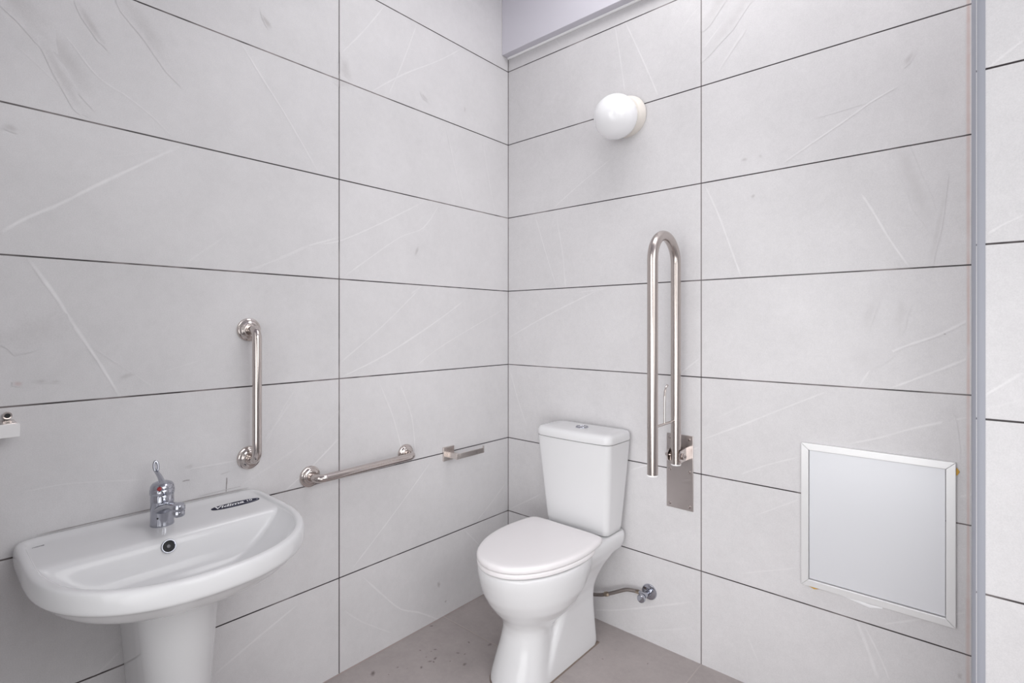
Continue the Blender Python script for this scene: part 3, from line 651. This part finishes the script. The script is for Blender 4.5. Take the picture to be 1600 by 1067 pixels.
# ------------------------------------------------------------------ access panel
X0, X1, ZP0, ZP1 = 1.1985, 1.5560, .3815, .8095
ap = thing('access_panel', ((X0+X1)/2, 0, ZP0), 'square white metal access panel set low in back wall', 'access panel')
fwid = .020
O = [(X0, ZP0), (X1, ZP0), (X1, ZP1), (X0, ZP1)]; I = [(X0+fwid, ZP0+fwid), (X1-fwid, ZP0+fwid), (X1-fwid, ZP1-fwid), (X0+fwid, ZP1-fwid)]
def frame_bar(k):
    o0, o1, i1, i0 = O[k], O[(k+1) % 4], I[(k+1) % 4], I[k]
    g = .0003
    q = [o0, o1, i1, i0]; cxm = sum(p[0] for p in q)/4; czm = sum(p[1] for p in q)/4
    q = [(cxm+(x-cxm)*(1-.0012), czm+(z-czm)*(1-.0012)) for x, z in q]
    mb = MB(); mb.rings([[(x, 0, z) for x, z in q], [(x, -.012, z) for x, z in q]]); return mb
for k in range(4): frame_bar(k).build('frame_bar', M_ALU, ap, smooth=False, bevel=.0012)
MB().box((X0+fwid+.0012, -.0062, ZP0+fwid+.0022), (X1-fwid-.0012, -.0002, ZP1-fwid-.0008)).build('door', M_PANEL, ap, bevel=.0006)
def smear(pts, d, r):
    return MB().tube([(x, -d, z) for x, z in pts], r, 10, flat=(1, .5))
a_ = smear([(1.216, .3805), (1.232, .3785), (1.252, .381)], .003, [.002, .0055, .001]).build('glue_smear', M_GLUE, ap); a_['label'] = 'yellow glue under the lower left corner'
a_ = smear([(1.5575, .795), (1.559, .786), (1.5575, .776)], .003, [.001, .0045, .001]).build('glue_smear', M_GLUE, ap); a_['label'] = 'yellow glue at the upper right corner'
smear([(1.30, .3795), (1.335, .376), (1.37, .371), (1.40, .3755)], .001, [.002, .005, .006, .002]).build('sealant_smear', M_SILI, ap)

# ------------------------------------------------------------------ water valve and hose
av = thing('angle_valve', (.697, 0, .184), 'small chrome angle valve on back wall right of toilet foot', 'valve')
VX, VZ = .697, .184
MB().lathe([(.0285, 0), (.0285, .002), (.0265, .005), (.018, .0075), (.0125, .008), (.0115, .007)], (VX, 0, VZ), (0, -1, 0), 36).build('escutcheon', M_TAP, av)
mb = MB(); mb.tube([(VX, -.002, VZ), (VX, -.02, VZ), (VX, -.046, VZ)], .0088, 20); mb.tube([(VX, -.034, VZ), (VX-.012, -.034, VZ+.002), (VX-.024, -.034, VZ+.003)], .0072, 18); mb.build('valve_body', M_TAP, av)
MB().lathe([(.0062, -.012), (.0062, 0), (.0138, .001), (.0150, .004), (.0148, .011), (.0125, .0145), (.004, .0155), (.0002, .0155)], (VX-.001, -.055, VZ-.001), (0, -1, 0), 28).build('valve_handle', M_TAP, av)
hs = thing('water_hose', (VX-.024, -.034, VZ+.003), 'braided steel water hose running from valve to behind toilet', 'hose')
hp = catmull([(VX-.030, -.034, VZ+.0025), (.652, -.035, .186), (.622, -.038, .181), (.592, -.042, .166), (.560, -.046, .149), (.535, -.050, .138), (.515, -.053, .131), (.480, -.056, .124), (.440, -.058, .126), (.405, -.060, .140)], 6)
MB().tube(hp, .0066, 14).build('braided_tube', M_HOSE, hs)
MB().tube([(VX-.023, -.034, VZ+.003), (VX-.030, -.034, VZ+.0025), (VX-.041, -.035, VZ+.0020)], [.0085, .0082, .0062], 6).build('nut', M_BRASS, hs, smooth=False)
MB().tube([(.556, -.0465, .1470), (.548, -.048, .1435), (.540, -.0495, .1402), (.534, -.0505, .1378)], [.0068, .0095, .0095, .0066], 6).build('nut', M_BRASS, hs, smooth=False)
